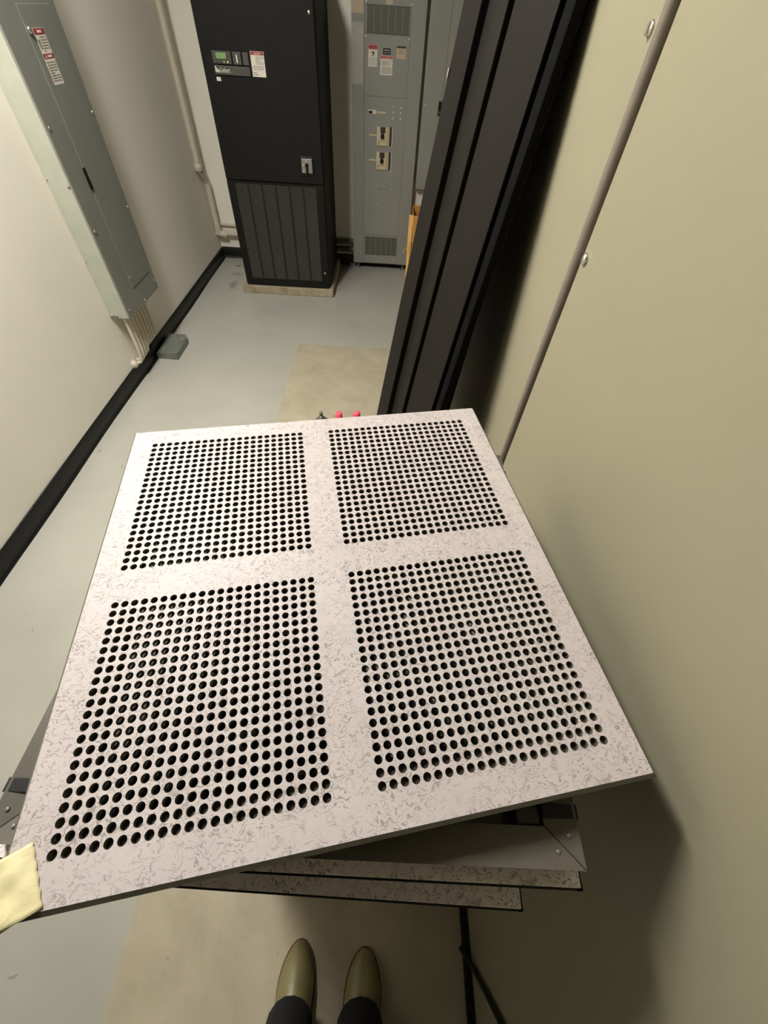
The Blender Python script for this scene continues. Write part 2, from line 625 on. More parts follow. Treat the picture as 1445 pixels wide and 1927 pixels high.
Mesh().box(XL + 0.002, XL + 0.05, PY0 - 0.002, PY0 + 0.006, PZ0 + 0.002, PZ0 + 0.02, 0.001).build('corner_tab', 'galv', ep)


def text_bars(mb, x0, x1, z0, z1, rows, put, mi=0, seed=1):
    """rows of fine print: thin bars with ragged ends; put() places (a, b) on the face"""
    rnd = random.Random(seed)
    h = (z1 - z0) / rows
    for r in range(rows):
        za = z1 - (r + 0.75) * h
        zb = za + h * 0.42
        a = x0
        while a < x1 - 0.004:
            b = min(x1, a + rnd.uniform(0.25, 0.6) * (x1 - x0))
            mb.add(put(a, b, za, zb), [(0, 1, 2, 3)], mi)
            a = b + 0.05 * (x1 - x0)
            if rnd.random() < 0.18:
                break


lx = PX + 0.0036
lab = Mesh().box(PX + 0.003, lx, 2.885, 2.975, 1.520, 1.703).build('warning_label', 'paper', ep)
hd = Mesh()
hd.box(lx, lx + 0.0004, 2.886, 2.974, 1.683, 1.702, mi=0)
hd.box(lx, lx + 0.0004, 2.886, 2.974, 1.607, 1.623, mi=0)
hd.add([(lx + 0.0008, 2.898, 1.6095), (lx + 0.0008, 2.913, 1.6095), (lx + 0.0008, 2.9055, 1.6215)], [(0, 1, 2)], 1)
hd.build('header', ['red_print', 'paper'], lab)['kind'] = 'stuff'
text_mesh('header_lettering', 'DANGER', 0.013, 'paper', lab, (lx + 0.0008, 2.930, 1.688), ROT_LEFTWALL, align='CENTER', sx=0.75)
text_mesh('header_lettering', 'DANGER', 0.012, 'paper', lab, (lx + 0.0008, 2.941, 1.6105), ROT_LEFTWALL, align='CENTER', sx=0.75)
pr = Mesh()
putL = lambda a, b, c, d: [(lx + 0.0005, a, c), (lx + 0.0005, b, c), (lx + 0.0005, b, d), (lx + 0.0005, a, d)]
text_bars(pr, 2.915, 2.97, 1.628, 1.680, 6, putL, seed=2)
text_bars(pr, 2.89, 2.97, 1.530, 1.60, 8, putL, seed=3)
pr.add(putL(2.892, 2.908, 1.638, 1.668), [(0, 1, 2, 3)])
pr.build('fine_print', 'grey_print', lab)['kind'] = 'stuff'

# white conduits that drop from the panel and turn into the wall
orde = ['first (nearest the camera)', 'second', 'third', 'fourth', 'fifth', 'sixth', 'seventh', 'eighth (farthest)']
for i in range(8):
    y = 2.705 + i * 0.043
    t = thing('conduit', 'white painted conduit dropping from the grey panel, %s of the eight' % orde[i], 'conduit', (-1.745, y, 0.1), 'white conduits below the grey panel')
    if i < 4:
        yb = y - 0.01
        pts = [(-1.742, y, PZ0 + 0.003), (-1.742, y - 0.004, 0.20), (-1.752, yb, 0.125 + 0.004 * i), (XL + 0.005, yb - 0.012, 0.118 + 0.004 * i)]
    else:
        pts = [(-1.742, y, PZ0 + 0.003), (-1.742, y + 0.004, 0.27), (-1.752, y + 0.002, 0.17), (XL + 0.005, y - 0.004, 0.150)]
    Mesh().tube(smooth_path(pts, 0.05, 5), 0.0115, 12).build('tube', 'conduit', t)
    Mesh().lathe((-1.742, y, PZ0 - 0.024), [(0.0150, 0), (0.0165, 0.003), (0.0165, 0.024), (0.014, 0.0275)], 12).build('coupling', 'conduit', t)
    if i == 0:
        Mesh().lathe((XL, 2.672, 0.118), [(0.034, 0), (0.034, 0.006), (0.022, 0.022), (0.017, 0.03)], 16, (1, 0, 0)).build('wall_collar', 'conduit', t)

# galvanised box lying on the floor against the baseboard
t = thing('junction_box', 'flat galvanised metal box lying on the floor against the black baseboard', 'box', (-1.69, 3.1, 0))
g = Mesh()
g.add([(-1.775, 2.955, 0.045), (-1.612, 2.945, 0.045), (-1.612, 3.195, 0.045), (-1.642, 3.262, 0.045), (-1.775, 3.262, 0.045),
       (-1.775, 2.955, 0.0), (-1.612, 2.945, 0.0), (-1.612, 3.195, 0.0), (-1.642, 3.262, 0.0), (-1.775, 3.262, 0.0)],
      [(0, 1, 2, 3, 4), (9, 8, 7, 6, 5), (0, 5, 6, 1), (1, 6, 7, 2), (2, 7, 8, 3), (3, 8, 9, 4), (4, 9, 5, 0)])
g.build('body', 'galv', t)
Mesh().box(-1.770, -1.620, 2.956, 3.19, 0.045, 0.048, 0.001).build('lid', 'galv', t)
screw(t, (-1.645, 2.975, 0.048), (0, 0, 1), 0.006)
screw(t, (-1.645, 3.175, 0.048), (0, 0, 1), 0.006)

# ------------------------------------------------------------------ pipework in the far left corner
t = thing('corner_pipe', 'pale painted pipe running down the far left corner and along the far wall', 'pipe', (-1.775, 4.85, 0.2))
Mesh().tube(smooth_path([(-1.776, 4.842, ZC), (-1.776, 4.842, 0.80), (-1.772, 4.965, 0.70), (-1.772, 4.965, 0.30)], 0.04, 5), 0.027, 16).build('riser', 'conduit', t)
Mesh().lathe((-1.776, 4.842, 0.795), [(0.028, 0), (0.0345, 0.004), (0.0345, 0.05), (0.028, 0.056)], 16).build('coupling', 'conduit', t)
Mesh().tube(smooth_path([(-1.772, 4.965, 0.34), (-1.772, 4.972, 0.250), (-1.69, 4.985, 0.247)], 0.05, 6), 0.031, 16).tube([(-1.772, 4.972, 0.252), (-1.800, 4.955, 0.262)], 0.024, 14).build('elbow', 'conduit', t)
Mesh().tube([(-1.70, 5.0, 0.250), (-1.36, 5.0, 0.243)], 0.023, 14).build('run', 'conduit', t)
t = thing('wall_pipe', 'thin pale pipe along the far wall just above the thicker one', 'pipe', (-1.6, 5.04, 0.3))
Mesh().tube([(-1.77, 5.042, 0.318), (-1.36, 5.042, 0.305)], 0.014, 12).build('run', 'conduit', t)
Mesh().box(-1.60, -1.57, 5.03, 5.06, 0.295, 0.333, 0.003).build('clip', 'conduit', t)
for (z, r, lab) in ((0.232, 0.021, 'upper dull pipe on the far wall between the black unit and the grey power cabinet'), (0.158, 0.023, 'lower dull pipe on the far wall between the black unit and the grey power cabinet')):
    t = thing('wall_pipe', lab, 'pipe', (-0.45, 5.03, z))
    Mesh().tube([(-0.60, 5.03, z), (-0.30, 5.03, z - 0.002)], r, 14).build('run', 'dull_pipe', t)
    Mesh().lathe((-0.375, 5.03, z), [(r + 0.002, 0), (r + 0.006, 0.003), (r + 0.006, 0.026), (r + 0.002, 0.03)], 16, (1, 0, 0)).build('coupling', 'galv', t)

# ------------------------------------------------------------------ cooling unit on its plinth
Mesh().box(-1.388, -0.502, 4.196, 5.02, 0, 0.071, 0.006).build('concrete_plinth', 'concrete')
tag(bpy.data.objects['concrete_plinth'], 'low bare concrete plinth under the black cooling unit', 'plinth')
UX0, UX1, UY = -1.345, -0.535, 4.214
cu = thing('cooling_unit', 'tall black floor-standing cooling unit with a louvred lower front on a plinth', 'cooling unit', (-0.94, 4.6, 0.071))
vert_e = lambda e: abs(e.verts[0].co.z - e.verts[1].co.z) > 0.5 and e.verts[0].co.y < 4.3
Mesh().box(UX0, UX1, UY + 0.012, 5.0, 0.071, 2.02, 0.02, edges=vert_e).build('cabinet', 'black_unit', cu)
Mesh().box(UX0 + 0.004, UX1 - 0.004, UY, UY + 0.014, 0.89, 2.015, 0.006).build('upper_panel', 'black_unit', cu)
lp = Mesh()
GX0, GX1, GZ0, GZ1 = -1.276, -0.606, 0.138, 0.868
lp.box(UX0 + 0.004, GX0, UY, UY + 0.014, 0.078, 0.884, 0.005)
lp.box(GX1, UX1 - 0.004, UY, UY + 0.014, 0.078, 0.884, 0.005)
lp.box(GX0, GX1, UY, UY + 0.014, 0.078, GZ0)
lp.box(GX0, GX1, UY, UY + 0.014, GZ1, 0.884)
lp.build('lower_frame', 'black_unit', cu)
cw = (GX1 - GX0 + 0.018) / 6
louvre_me = None
for i in range(6):
    a = GX0 + i * cw
    b = a + cw - 0.018
    if louvre_me is None:
        m = Mesh()
        nsl = 76
        for k in range(nsl):
            z = GZ0 + (GZ1 - GZ0) * (k + 0.5) / nsl
            m.add([(a, UY + 0.003, z - 0.0018), (b, UY + 0.003, z - 0.0018), (b, UY + 0.003, z + 0.0024), (a, UY + 0.003, z + 0.0024),
                   (a, UY + 0.009, z - 0.0032), (b, UY + 0.009, z - 0.0032), (b, UY + 0.009, z + 0.001), (a, UY + 0.009, z + 0.001)],
                  [(0, 1, 2, 3), (3, 2, 6, 7), (0, 4, 5, 1)])
        o = m.build('louvre_column', 'louvre', cu)
        louvre_me = o.data
        o['kind'] = 'stuff'
        first = o
    else:
        o = first.copy()
        COL.objects.link(o)
        o.location.x = i * cw
    if i < 5:
        Mesh().box(b, b + 0.018, UY + 0.001, UY + 0.012, GZ0, GZ1, 0.002).build('louvre_bar', 'black_bar', cu)
# control cluster
dm = Mesh().box(-1.262, -1.131, UY - 0.012, UY, 1.537, 1.598, 0.003).build('display_module', 'module', cu)
Mesh().box(-1.236, -1.165, UY - 0.0135, UY - 0.011, 1.5615, 1.5905, 0.001).build('display', 'lcd', dm)
Mesh().box(-1.240, -1.161, UY - 0.0128, UY - 0.0119, 1.5580, 1.594).build('bezel', 'olive_dark', dm)
for i, mt in enumerate(('module', 'module', 'paper_grey', 'paper')):
    Mesh().lathe((-1.234 + i * 0.025, UY - 0.012, 1.547), [(0.0058, 0), (0.0054, 0.002), (0.003, 0.003)], 10, (0, -1, 0)).build('button', mt, dm)
nm = Mesh().box(-1.121, -1.062, UY - 0.012, UY, 1.537, 1.598, 0.003).build('number_plate', 'module', cu)
text_mesh('numeral', '1', 0.058, 'white_print', nm, (-1.0925, UY - 0.0122, 1.546), ROT_FRONT, align='CENTER', sx=1.5)
Mesh().box(-1.052, -1.012, UY - 0.012, UY, 1.537, 1.598, 0.003).build('blank_plate', 'module', cu)
npt = Mesh().box(-1.262, -1.012, UY - 0.010, UY, 1.484, 1.530, 0.003).build('name_plate', 'module', cu)
lg = Mesh()
for (x0, x1, z0, z1) in ((-1.255, -1.249, 1.496, 1.526), (-1.247, -1.241, 1.496, 1.516), (-1.239, -1.233, 1.496, 1.511), (-1.231, -1.226, 1.496, 1.507)):
    lg.box(x0, x1, UY - 0.0106, UY - 0.0098, z0, z1)
lg.build('emblem', 'white_print', npt)
text_mesh('lettering', 'Liebert', 0.034, 'white_print', npt, (-1.222, UY - 0.0102, 1.4965), ROT_FRONT, sx=0.7)
Mesh().box(-1.262, -1.232, UY - 0.001, UY, 1.452, 1.472).build('sticker', 'paper', cu)
wl = Mesh().box(-0.998, -0.904, UY - 0.001, UY, 1.485, 1.607).build('warning_label', 'paper', cu)
Mesh().box(-0.996, -0.906, UY - 0.0015, UY - 0.001, 1.589, 1.6055).build('header', 'red_print', wl)
text_mesh('header_lettering', 'DANGER', 0.014, 'paper', wl, (-0.951, UY - 0.0016, 1.592), ROT_FRONT, align='CENTER', sx=0.8)
putU = lambda a, b, c, d: [(a, UY - 0.0015, c), (b, UY - 0.0015, c), (b, UY - 0.0015, d), (a, UY - 0.0015, d)]
pr = Mesh()
text_bars(pr, -0.965, -0.910, 1.545, 1.585, 5, putU, seed=5)
text_bars(pr, -0.990, -0.912, 1.518, 1.540, 3, putU, seed=6)
text_bars(pr, -0.990, -0.925, 1.490, 1.510, 2, putU, seed=7)
pr.build('fine_print', 'grey_print', wl)['kind'] = 'stuff'
# isolator switch
sw = Mesh().box(-0.714, -0.612, UY - 0.012, UY, 0.950, 1.068, 0.003).build('isolator_switch', 'black_bar', cu)
Mesh().box(-0.705, -0.622, UY - 0.014, UY - 0.011, 0.965, 1.054, 0.002).build('face_plate', 'switch_plate', sw)
Mesh().lathe((-0.664, UY - 0.014, 1.013), [(0.015, 0), (0.014, 0.012), (0.010, 0.016)], 14, (0, -1, 0)).box(-0.671, -0.655, UY - 0.034, UY - 0.016, 0.960, 1.030, 0.005).build('knob', 'handle', sw)
Mesh().box(-0.671, -0.658, UY - 0.0146, UY - 0.014, 1.036, 1.041).box(-0.699, -0.684, UY - 0.0146, UY - 0.014, 1.011, 1.016).box(-0.700, -0.692, UY - 0.0146, UY - 0.014, 0.970, 0.978).build('position_mark', 'white_print', sw)['kind'] = 'stuff'
for z in (1.795, 0.215):
    Mesh().lathe((-0.572, UY, z), [(0.010, 0), (0.010, 0.002), (0.006, 0.004)], 14, (0, -1, 0)).build('panel_lock', 'screw', cu)

# ------------------------------------------------------------------ grey power cabinet
QX0, QX1, QY, QZ0, QZ1 = -0.346, 0.236, 4.95, 0.062, 2.2
pc = thing('power_cabinet', 'tall grey power cabinet with breakers and vents standing against the far wall', 'power cabinet', (-0.05, 5.0, 0))
Mesh().box(QX0, QX1, QY + 0.004, YF - 0.012, QZ0, QZ1, 0.002).build('body', 'pdu', pc)
Mesh().box(QX0, -0.243, QY - 0.002, QY + 0.006, QZ0, QZ1, 0.002).build('left_stile', 'pdu', pc)
Mesh().box(0.126, QX1, QY - 0.002, QY + 0.006, QZ0, QZ1, 0.002).build('right_stile', 'pdu', pc)
zc = [0.126, 0.330, 0.735, 1.353, 1.700]
Mesh().box(-0.237, 0.120, QY, QY + 0.006, QZ0 + 0.002, zc[1], 0.0015).build('vent_panel', 'pdu', pc)
Mesh().box(-0.237, 0.120, QY, QY + 0.006, zc[1] + 0.004, zc[3], 0.0015).build('breaker_panel', 'pdu', pc)
Mesh().box(-0.237, 0.120, QY, QY + 0.006, zc[3] + 0.004, zc[4], 0.0015).build('label_panel', 'pdu', pc)
Mesh().box(-0.237, 0.120, QY, QY + 0.006, zc[4] + 0.004, QZ1, 0.0015).build('upper_panel', 'pdu', pc)
# lower vent: six slotted columns
vt = Mesh().box(-0.226, 0.112, QY - 0.0015, QY, 0.146, 0.314).build('lower_vent', 'pdu_dark', pc)
wv = 0.338 / 6
for i in range(6):
    m = Mesh()
    a = -0.226 + i * wv + 0.003
    for k in range(22):
        z = 0.150 + 0.160 * (k + 0.3) / 22
        m.box(a, a + wv - 0.006, QY - 0.0035, QY - 0.0015, z, z + 0.0045)
    m.build('slat_column', 'steel_grey_dark', vt)['kind'] = 'stuff'
for i in range(7):
    Mesh().box(-0.228 + i * wv, -0.224 + i * wv, QY - 0.004, QY - 0.0015, 0.146, 0.314).build('slat_bar', 'pdu', vt)
# upper mesh window
uv_ = Mesh().box(-0.228, 0.110, QY - 0.0015, QY, 1.706, 1.848).build('upper_vent', 'pdu_dark', pc)
m = Mesh()
for k in range(34):
    z = 1.7085 + 0.137 * k / 34
    m.box(-0.224, 0.106, QY - 0.003, QY - 0.0015, z, z + 0.0028)
m.build('mesh_wires', 'steel_grey_dark', uv_)['kind'] = 'stuff'
wv = 0.334 / 6
for i in range(7):
    Mesh().box(-0.228 + i * wv, -0.223 + i * wv, QY - 0.0038, QY - 0.0015, 1.712, 1.842).build('slat_bar', 'steel_grey', uv_)
# papers on the left stile
Mesh().box(-0.345, -0.251, QY - 0.0035, QY - 0.002, 1.421, 1.757).build('paper_sheet', 'paper_grey', pc)
Mesh().box(-0.346, -0.252, QY - 0.0035, QY - 0.002, 1.801, 2.05).build('paper_sheet', 'paper_beige', pc)
Mesh().box(-0.080, -0.030, QY - 0.0015, QY, 1.853, 1.90).build('paper_tag', 'paper_beige', pc)
putP = lambda a, b, c, d: [(a, QY - 0.0018, c), (b, QY - 0.0018, c), (b, QY - 0.0018, d), (a, QY - 0.0018, d)]
# three warning labels and a nameplate
l1 = Mesh().box(-0.211, -0.138, QY - 0.0012, QY, 1.527, 1.648, 0.0).build('warning_label', 'paper', pc)
Mesh().box(-0.211, -0.138, QY - 0.0018, QY - 0.0012, 1.621, 1.648).build('header', 'pale_red', l1)
Mesh().box(-0.206, -0.143, QY - 0.0022, QY - 0.0018, 1.625, 1.641).build('header_field', 'red_print', l1)
text_mesh('header_lettering', 'DANGER', 0.013, 'pale_red', l1, (-0.1745, QY - 0.0023, 1.6285), ROT_FRONT, align='CENTER', sx=0.8)
m = Mesh()
m.add([(x, QY - 0.0018, z) for x, z in ((-0.176, 1.610), (-0.172, 1.612), (-0.165, 1.603), (-0.157, 1.603), (-0.160, 1.599), (-0.167, 1.597), (-0.170, 1.588), (-0.178, 1.583), (-0.184, 1.584), (-0.176, 1.590), (-0.173, 1.598), (-0.186, 1.606))],
      [tuple(range(12))])
m.build('shock_figure', 'black_print', l1)
m = Mesh()
text_bars(m, -0.204, -0.145, 1.535, 1.578, 6, putP, seed=8)
m.build('fine_print', 'paper_grey', l1)['kind'] = 'stuff'
Mesh().box(-0.092, -0.031, QY - 0.0018, QY, 1.598, 1.632).build('name_plate', 'black_print', pc)
m = Mesh()
m.add(putP(-0.085, -0.038, 1.618, 1.624), [(0, 1, 2, 3)])
m.add(putP(-0.083, -0.070, 1.605, 1.610), [(0, 1, 2, 3)])
m.add(putP(-0.064, -0.053, 1.605, 1.610), [(0, 1, 2, 3)])
m.add(putP(-0.047, -0.038, 1.605, 1.610), [(0, 1, 2, 3)])
o = m.build('plate_print', 'paper_grey', bpy.data.objects['name_plate.001'] if 'name_plate.001' in bpy.data.objects else pc)
o.location.y = -0.0004
l2 = Mesh().box(-0.112, -0.012, QY - 0.0012, QY, 1.484, 1.592).build('warning_label', 'paper', pc)
Mesh().box(-0.110, -0.014, QY - 0.0018, QY - 0.0012, 1.575, 1.591).build('header', 'pale_red', l2)
m = Mesh()
m.box(-0.108, -0.096, QY - 0.0022, QY - 0.0018, 1.578, 1.586)
m.box(-0.028, -0.016, QY - 0.0022, QY - 0.0018, 1.578, 1.586)
m.box(-0.083, -0.077, QY - 0.0022, QY - 0.0018, 1.578, 1.587)
m.build('header_mark', 'red_print', l2)['kind'] = 'stuff'
m = Mesh()
text_bars(m, -0.098, -0.028, 1.538, 1.565, 4, putP, seed=9)
text_bars(m, -0.098, -0.020, 1.492, 1.530, 5, putP, seed=10)
m.build('fine_print', 'grey_print', l2)['kind'] = 'stuff'
l3 = Mesh().box(0.017, 0.091, QY - 0.0012, QY, 1.580, 1.648).build('warning_label', 'paper_beige', pc)
Mesh().box(0.017, 0.091, QY - 0.0018, QY - 0.0012, 1.637, 1.648).build('header', 'olive_dark', l3)
m = Mesh()
text_bars(m, 0.034, 0.080, 1.604, 1.632, 4, putP, seed=12)
m.build('fine_print', 'grey_print', l3)['kind'] = 'stuff'
# small breaker, its tag, indicator screws
sb = Mesh().box(-0.209, -0.137, QY - 0.006, QY, 1.246, 1.274, 0.002).build('small_breaker', 'paper', pc)
Mesh().box(-0.203, -0.170, QY - 0.014, QY - 0.006, 1.252, 1.267, 0.003).build('toggle', 'handle', sb)
tg = Mesh().box(-0.129, -0.053, QY - 0.0015, QY, 1.254, 1.266).build('name_strip', 'cream', pc)
for (x, z) in ((0.014, 1.300), (0.078, 1.296), (0.013, 1.264), (0.078, 1.262), (0.013, 1.228), (0.078, 1.226)):
    screw(pc, (x, QY, z), (0, -1, 0), 0.0065, 'white_screw')
for (x, z) in ((0.024, 0.857), (-0.12, 0.742), (0.021, 0.722), (-0.115, 0.604), (-0.232, 1.688), (0.112, 1.686), (0.117, 1.858), (-0.232, 1.86)):
    screw(pc, (x, QY, z), (0, -1, 0), 0.006, 'white_screw')
Mesh().box(-0.118, 0.024, QY - 0.0008, QY, 0.7235, 0.7255).build('seam_line', 'pdu_dark', pc)
for (zt, lab2) in ((1.170, 'a'), (0.998, 'b')):
    zb = zt - 0.128
    br = Mesh().box(-0.126, -0.034, QY - 0.010, QY, zb, zt, 0.002).build('breaker', 'cream', pc)
    Mesh().box(-0.096, -0.050, QY - 0.0125, QY - 0.009, zt - 0.042, zt - 0.001, 0.001).build('recess_plate', 'olive_dark', br)
    Mesh().box(-0.090, -0.060, QY - 0.026, QY - 0.010, zt - 0.078, zt - 0.048, 0.003).box(-0.080, -0.068, QY - 0.028, QY - 0.010, zt - 0.056, zt - 0.036, 0.002).build('toggle', 'handle', br)
    Mesh().box(-0.108, -0.103, QY - 0.0108, QY - 0.0098, zb + 0.002, zb + 0.033).box(-0.102, -0.046, QY - 0.0108, QY - 0.0098, zb + 0.032, zb + 0.0345).build('groove', 'dot_brown', br)
    Mesh().box(-0.121, -0.117, QY - 0.0115, QY - 0.0098, zt - 0.088, zt - 0.004).box(-0.105, -0.101, QY - 0.0115, QY - 0.0098, zt - 0.060, zt - 0.004).build('rib', 'paper', br)
    Mesh().box(-0.034, -0.012, QY - 0.004, QY, zb, zt, 0.001).build('side_cheek', 'paper_beige', br)
    Mesh().box(-0.012, 0.010, QY - 0.0015, QY, zb, zt, 0.0).build('slot', 'olive_dark', br)
    Mesh().box(0.010, 0.0145, QY - 0.006, QY, zb - 0.004, zt + 0.002).build('slot_lip', 'white_screw', br)
    Mesh().box(-0.195, -0.130, QY - 0.0015, QY, zt - 0.066, zt - 0.054).build('name_strip', 'cream', pc)
for x in (-0.300, 0.195):
    Mesh().cyl((x, QY + 0.045, 0.0), (x, QY + 0.045, QZ0 + 0.01), 0.014, 12).lathe((x, QY + 0.045, 0), [(0.024, 0), (0.024, 0.006), (0.016, 0.012)], 14).build('foot', 'galv', pc)
# shallow grey wall cabinet to its right
wc = thing('wall_cabinet', 'grey wall-mounted cabinet with a black latch right of the power cabinet', 'cabinet', (0.55, 5.0, 0.73))
Mesh().box(0.262, 0.86, 4.965, YF - 0.001, 0.735, 2.1, 0.003).build('body', 'pdu', wc)
wd = Mesh().box(0.300, 0.428, 4.961, 4.965, 0.775, 2.06, 0.001).build('door', 'pdu', wc)
Mesh().box(0.434, 0.82, 4.961, 4.965, 0.775, 2.06, 0.001).build('fixed_panel', 'pdu', wc)
Mesh().box(0.400, 0.428, 4.950, 4.961, 1.262, 1.352, 0.003).build('latch', 'handle', wd)
Mesh().lathe((0.414, 4.950, 1.285), [(0.008, 0), (0.007, 0.003)], 10, (0, -1, 0)).build('lock', 'galv', wd)
screw(wc, (0.288, 4.965, 1.322), (0, -1, 0), 0.006, 'white_screw')

# ------------------------------------------------------------------ cardboard box with packing
cb = thing('cardboard_box', 'torn orange-brown cardboard box standing on the floor beside the power cabinet', 'box', (0.34, 4.72, 0))
m = Mesh()
x0, x1, y0, y1, zt = 0.245, 0.56, 4.56, 4.88, 0.625
m.box(x0, x1, y0, y0 + 0.006, 0.36, zt)
m.box(x0 + 0.07, x1, y0, y0 + 0.006, 0.0, 0.355)
m.box(x0, x0 + 0.006, y0, y1, 0.0, zt)
m.box(x0, x1, y1 - 0.006, y1, 0.0, zt)
m.box(x1 - 0.006, x1, y0, y1, 0.0, zt)
m.box(x0, x1, y0, y1, 0.0, 0.006)
m.build('carton', 'card', cb)
m = Mesh()
m.add([(x0 - 0.038, y0 + 0.03, zt), (x0 + 0.002, y0 - 0.004, zt), (x0 + 0.022, y0 - 0.004, 0.36), (x0 + 0.012, y0 - 0.004, 0.0), (x0 - 0.030, y0 + 0.03, 0.0), (x0 - 0.036, y0 + 0.03, 0.36),
       (x0 - 0.034, y0 + 0.034, zt), (x0 + 0.004, y0, zt), (x0 + 0.024, y0, 0.36), (x0 + 0.014, y0, 0.0), (x0 - 0.026, y0 + 0.034, 0.0), (x0 - 0.032, y0 + 0.034, 0.36)],
      [(0, 1, 2, 5), (5, 2, 3, 4), (6, 11, 8, 7), (11, 10, 9, 8), (0, 5, 11, 6), (5, 4, 10, 11), (1, 7, 8, 2), (2, 8, 9, 3), (0, 6, 7, 1), (4, 3, 9, 10)])
m.build('torn_flap', 'card_lit', cb)
m = Mesh()
rnd = random.Random(4)
for k in range(14):
    a = Vector((x0 - 0.01 + rnd.uniform(-0.01, 0.05), y0 - 0.006, 0.36 + rnd.uniform(-0.05, 0.04)))
    b = a + Vector((rnd.uniform(-0.03, 0.03), rnd.uniform(-0.012, 0), rnd.uniform(-0.14, 0.05)))
    m.tube([a, (a + b) / 2 + Vector((rnd.uniform(-0.01, 0.01), 0, 0)), b], 0.003, 6)
m.tube([(x0 - 0.02, y0 - 0.005, 0.385), (x0 - 0.045, y0 - 0.02, 0.37), (x0 - 0.075, y0 - 0.03, 0.325)], 0.0022, 6)
m.build('packing_strands', 'straw', cb)

# ------------------------------------------------------------------ beige cabinets on the right
CX = 0.36
for (ya, yb, lab) in ((-1.75, 0.838, 'tall beige steel cabinet close on the right, beside the tile stack'), (0.868, 1.95, 'beige steel cabinet beyond the rod seam, behind the leaning black door')):
    t = thing('steel_cabinet', lab, 'cabinet', (CX, (ya + yb) / 2, 0))
    Mesh().box(CX + 0.022, CX + 0.8, ya + 0.002, yb - 0.002, 0.0, 2.12, 0.004).build('body', 'beige_edge', t)
    Mesh().box(CX, CX + 0.020, ya, yb, 0.004, 2.115, 0.004).build('door', 'beige_steel', t)
    if yb < 1:
        cyr = 0.852
        Mesh().cyl((CX, cyr, 0.95), (CX, cyr, 2.1), 0.0115, 20).build('hinge_rod', 'rod', t)
        Mesh().box(CX + 0.012, CX + 0.018, yb - 0.001, yb + 0.028, 0.01, 2.11).build('hinge_gap', 'dark_gap', t)
        Mesh().box(CX - 0.012, CX + 0.012, cyr - 0.014, cyr + 0.016, 0.915, 0.955, 0.003).build('rod_bracket', 'trim_edge', t)
        f = Mesh().lathe((CX, 0.818, 1.573), [(0.010, 0), (0.010, 0.003), (0.006, 0.007)], 14, (-1, 0, 0)).build('quarter_turn', 'screw', t)
    else:
        f = Mesh().lathe((CX, 0.897, 1.838), [(0.009, 0), (0.009, 0.002), (0.006, 0.004)], 16, (-1, 0, 0)).box(CX - 0.007, CX - 0.003, 0.895, 0.899, 1.831, 1.845, 0.001).build('quarter_turn', 'screw', t)

# black cable at the foot of the near cabinet
t = Mesh().tube(smooth_path([(0.330, -0.262, 0.0075), (0.347, -0.285, 0.06), (0.350, -0.31, 0.22), (0.350, -0.37, 0.6), (0.350, -0.47, 1.0)], 0.05, 5), 0.007, 10).build('power_cable', 'cable')
tag(t, 'black cable rising up the foot of the beige cabinet at the lower right', 'cable')
t = Mesh().box(0.334, 0.357, -1.7, 0.80, 0.0026, 0.012, 0.002).build('trim_1', 'baseboard')
struct(t)

# ------------------------------------------------------------------ black panels leaning on the beige cabinet
d = Vector((0.150, 0.122, 1.0)).normalized()
ph = math.radians(16)
u = Vector((-math.sin(ph), math.cos(ph), 0))
u.z = -(u.x * d.x + u.y * d.y) / d.z
u.normalize()
mdir = d.cross(u).normalized()
Nx, Ny = 0.315, 1.165


def at_az(az):
    # distance along the door's width whose upright line is seen at this bearing at eye height
    ex, ey = u.x - d.x * u.z / d.z, u.y - d.y * u.z / d.z
    return (Nx - az * Ny) / (az * ey - ex)


sL = [at_az(a) for a in (0.2428, 0.1718, 0.1523, 0.1297, 0.1025)]
base = Vector((Nx, Ny, H)) - d * (H / d.z)
zmin = u.z * sL[4]
Zb = -zmin / d.z          # lowest corner sits on the floor
HT = 1.985


def lean_door(name, label, org, parts):
    t = thing(name, label, 'door')
    Mw = Matrix((u, mdir, d)).transposed().to_4x4()
    Mw.translation = org
    t.matrix_world = Mw
    for nm, mt, boxes in parts:
        m = Mesh()
        for (s0, s1, y0_, y1_, z0, z1) in boxes:
            m.box(s0, s1, y0_, y1_, z0, z1, min(0.003, 0.3 * abs(y1_ - y0_), 0.3 * (s1 - s0)))
        m.build(nm, mt, t, local=True)
    return t


z0, z1 = Zb, HT
lean_door('cabinet_door', 'charcoal black cabinet door with ribbed edges leaning against the beige cabinet', base, [
    ('skin', 'black_centre', [(0.0, sL[4], -0.022, -0.020, z0, z1)]),
    ('centre_panel', 'black_centre', [(sL[0], sL[1] - 0.010, -0.020, -0.004, z0 + 0.03, z1 - 0.003)]),
    ('near_stile', 'black_deep', [(0.0, 0.025, -0.020, 0.0, z0, z1), (0.035, 0.055, -0.020, -0.012, z0, z1), (0.060, sL[0] - 0.008, -0.020, -0.018, z0, z1)]),
    ('inner_stile', 'black_centre', [(sL[1], sL[2] - 0.012, -0.020, 0.006, z0, z1)]),
    ('groove', 'black_deep', [(sL[1] - 0.010, sL[1], -0.020, -0.018, z0, z1), (sL[2] - 0.012, sL[2], -0.020, -0.010, z0, z1)]),
    ('channel', 'black_door', [(sL[2], sL[3], -0.020, -0.016, z0, z1)]),
    ('outer_stile', 'black_door', [(sL[3], sL[4], -0.020, 0.004, z0, z1)]),
    ('catch', 'handle', [(sL[0] - 0.02, sL[0] - 0.006, -0.018, 0.006, 0.52, 0.56)]),
    ('latch_pin', 'screw', [(sL[4] - 0.012, sL[4] - 0.006, 0.004, 0.010, 1.795, 1.815)]),
])
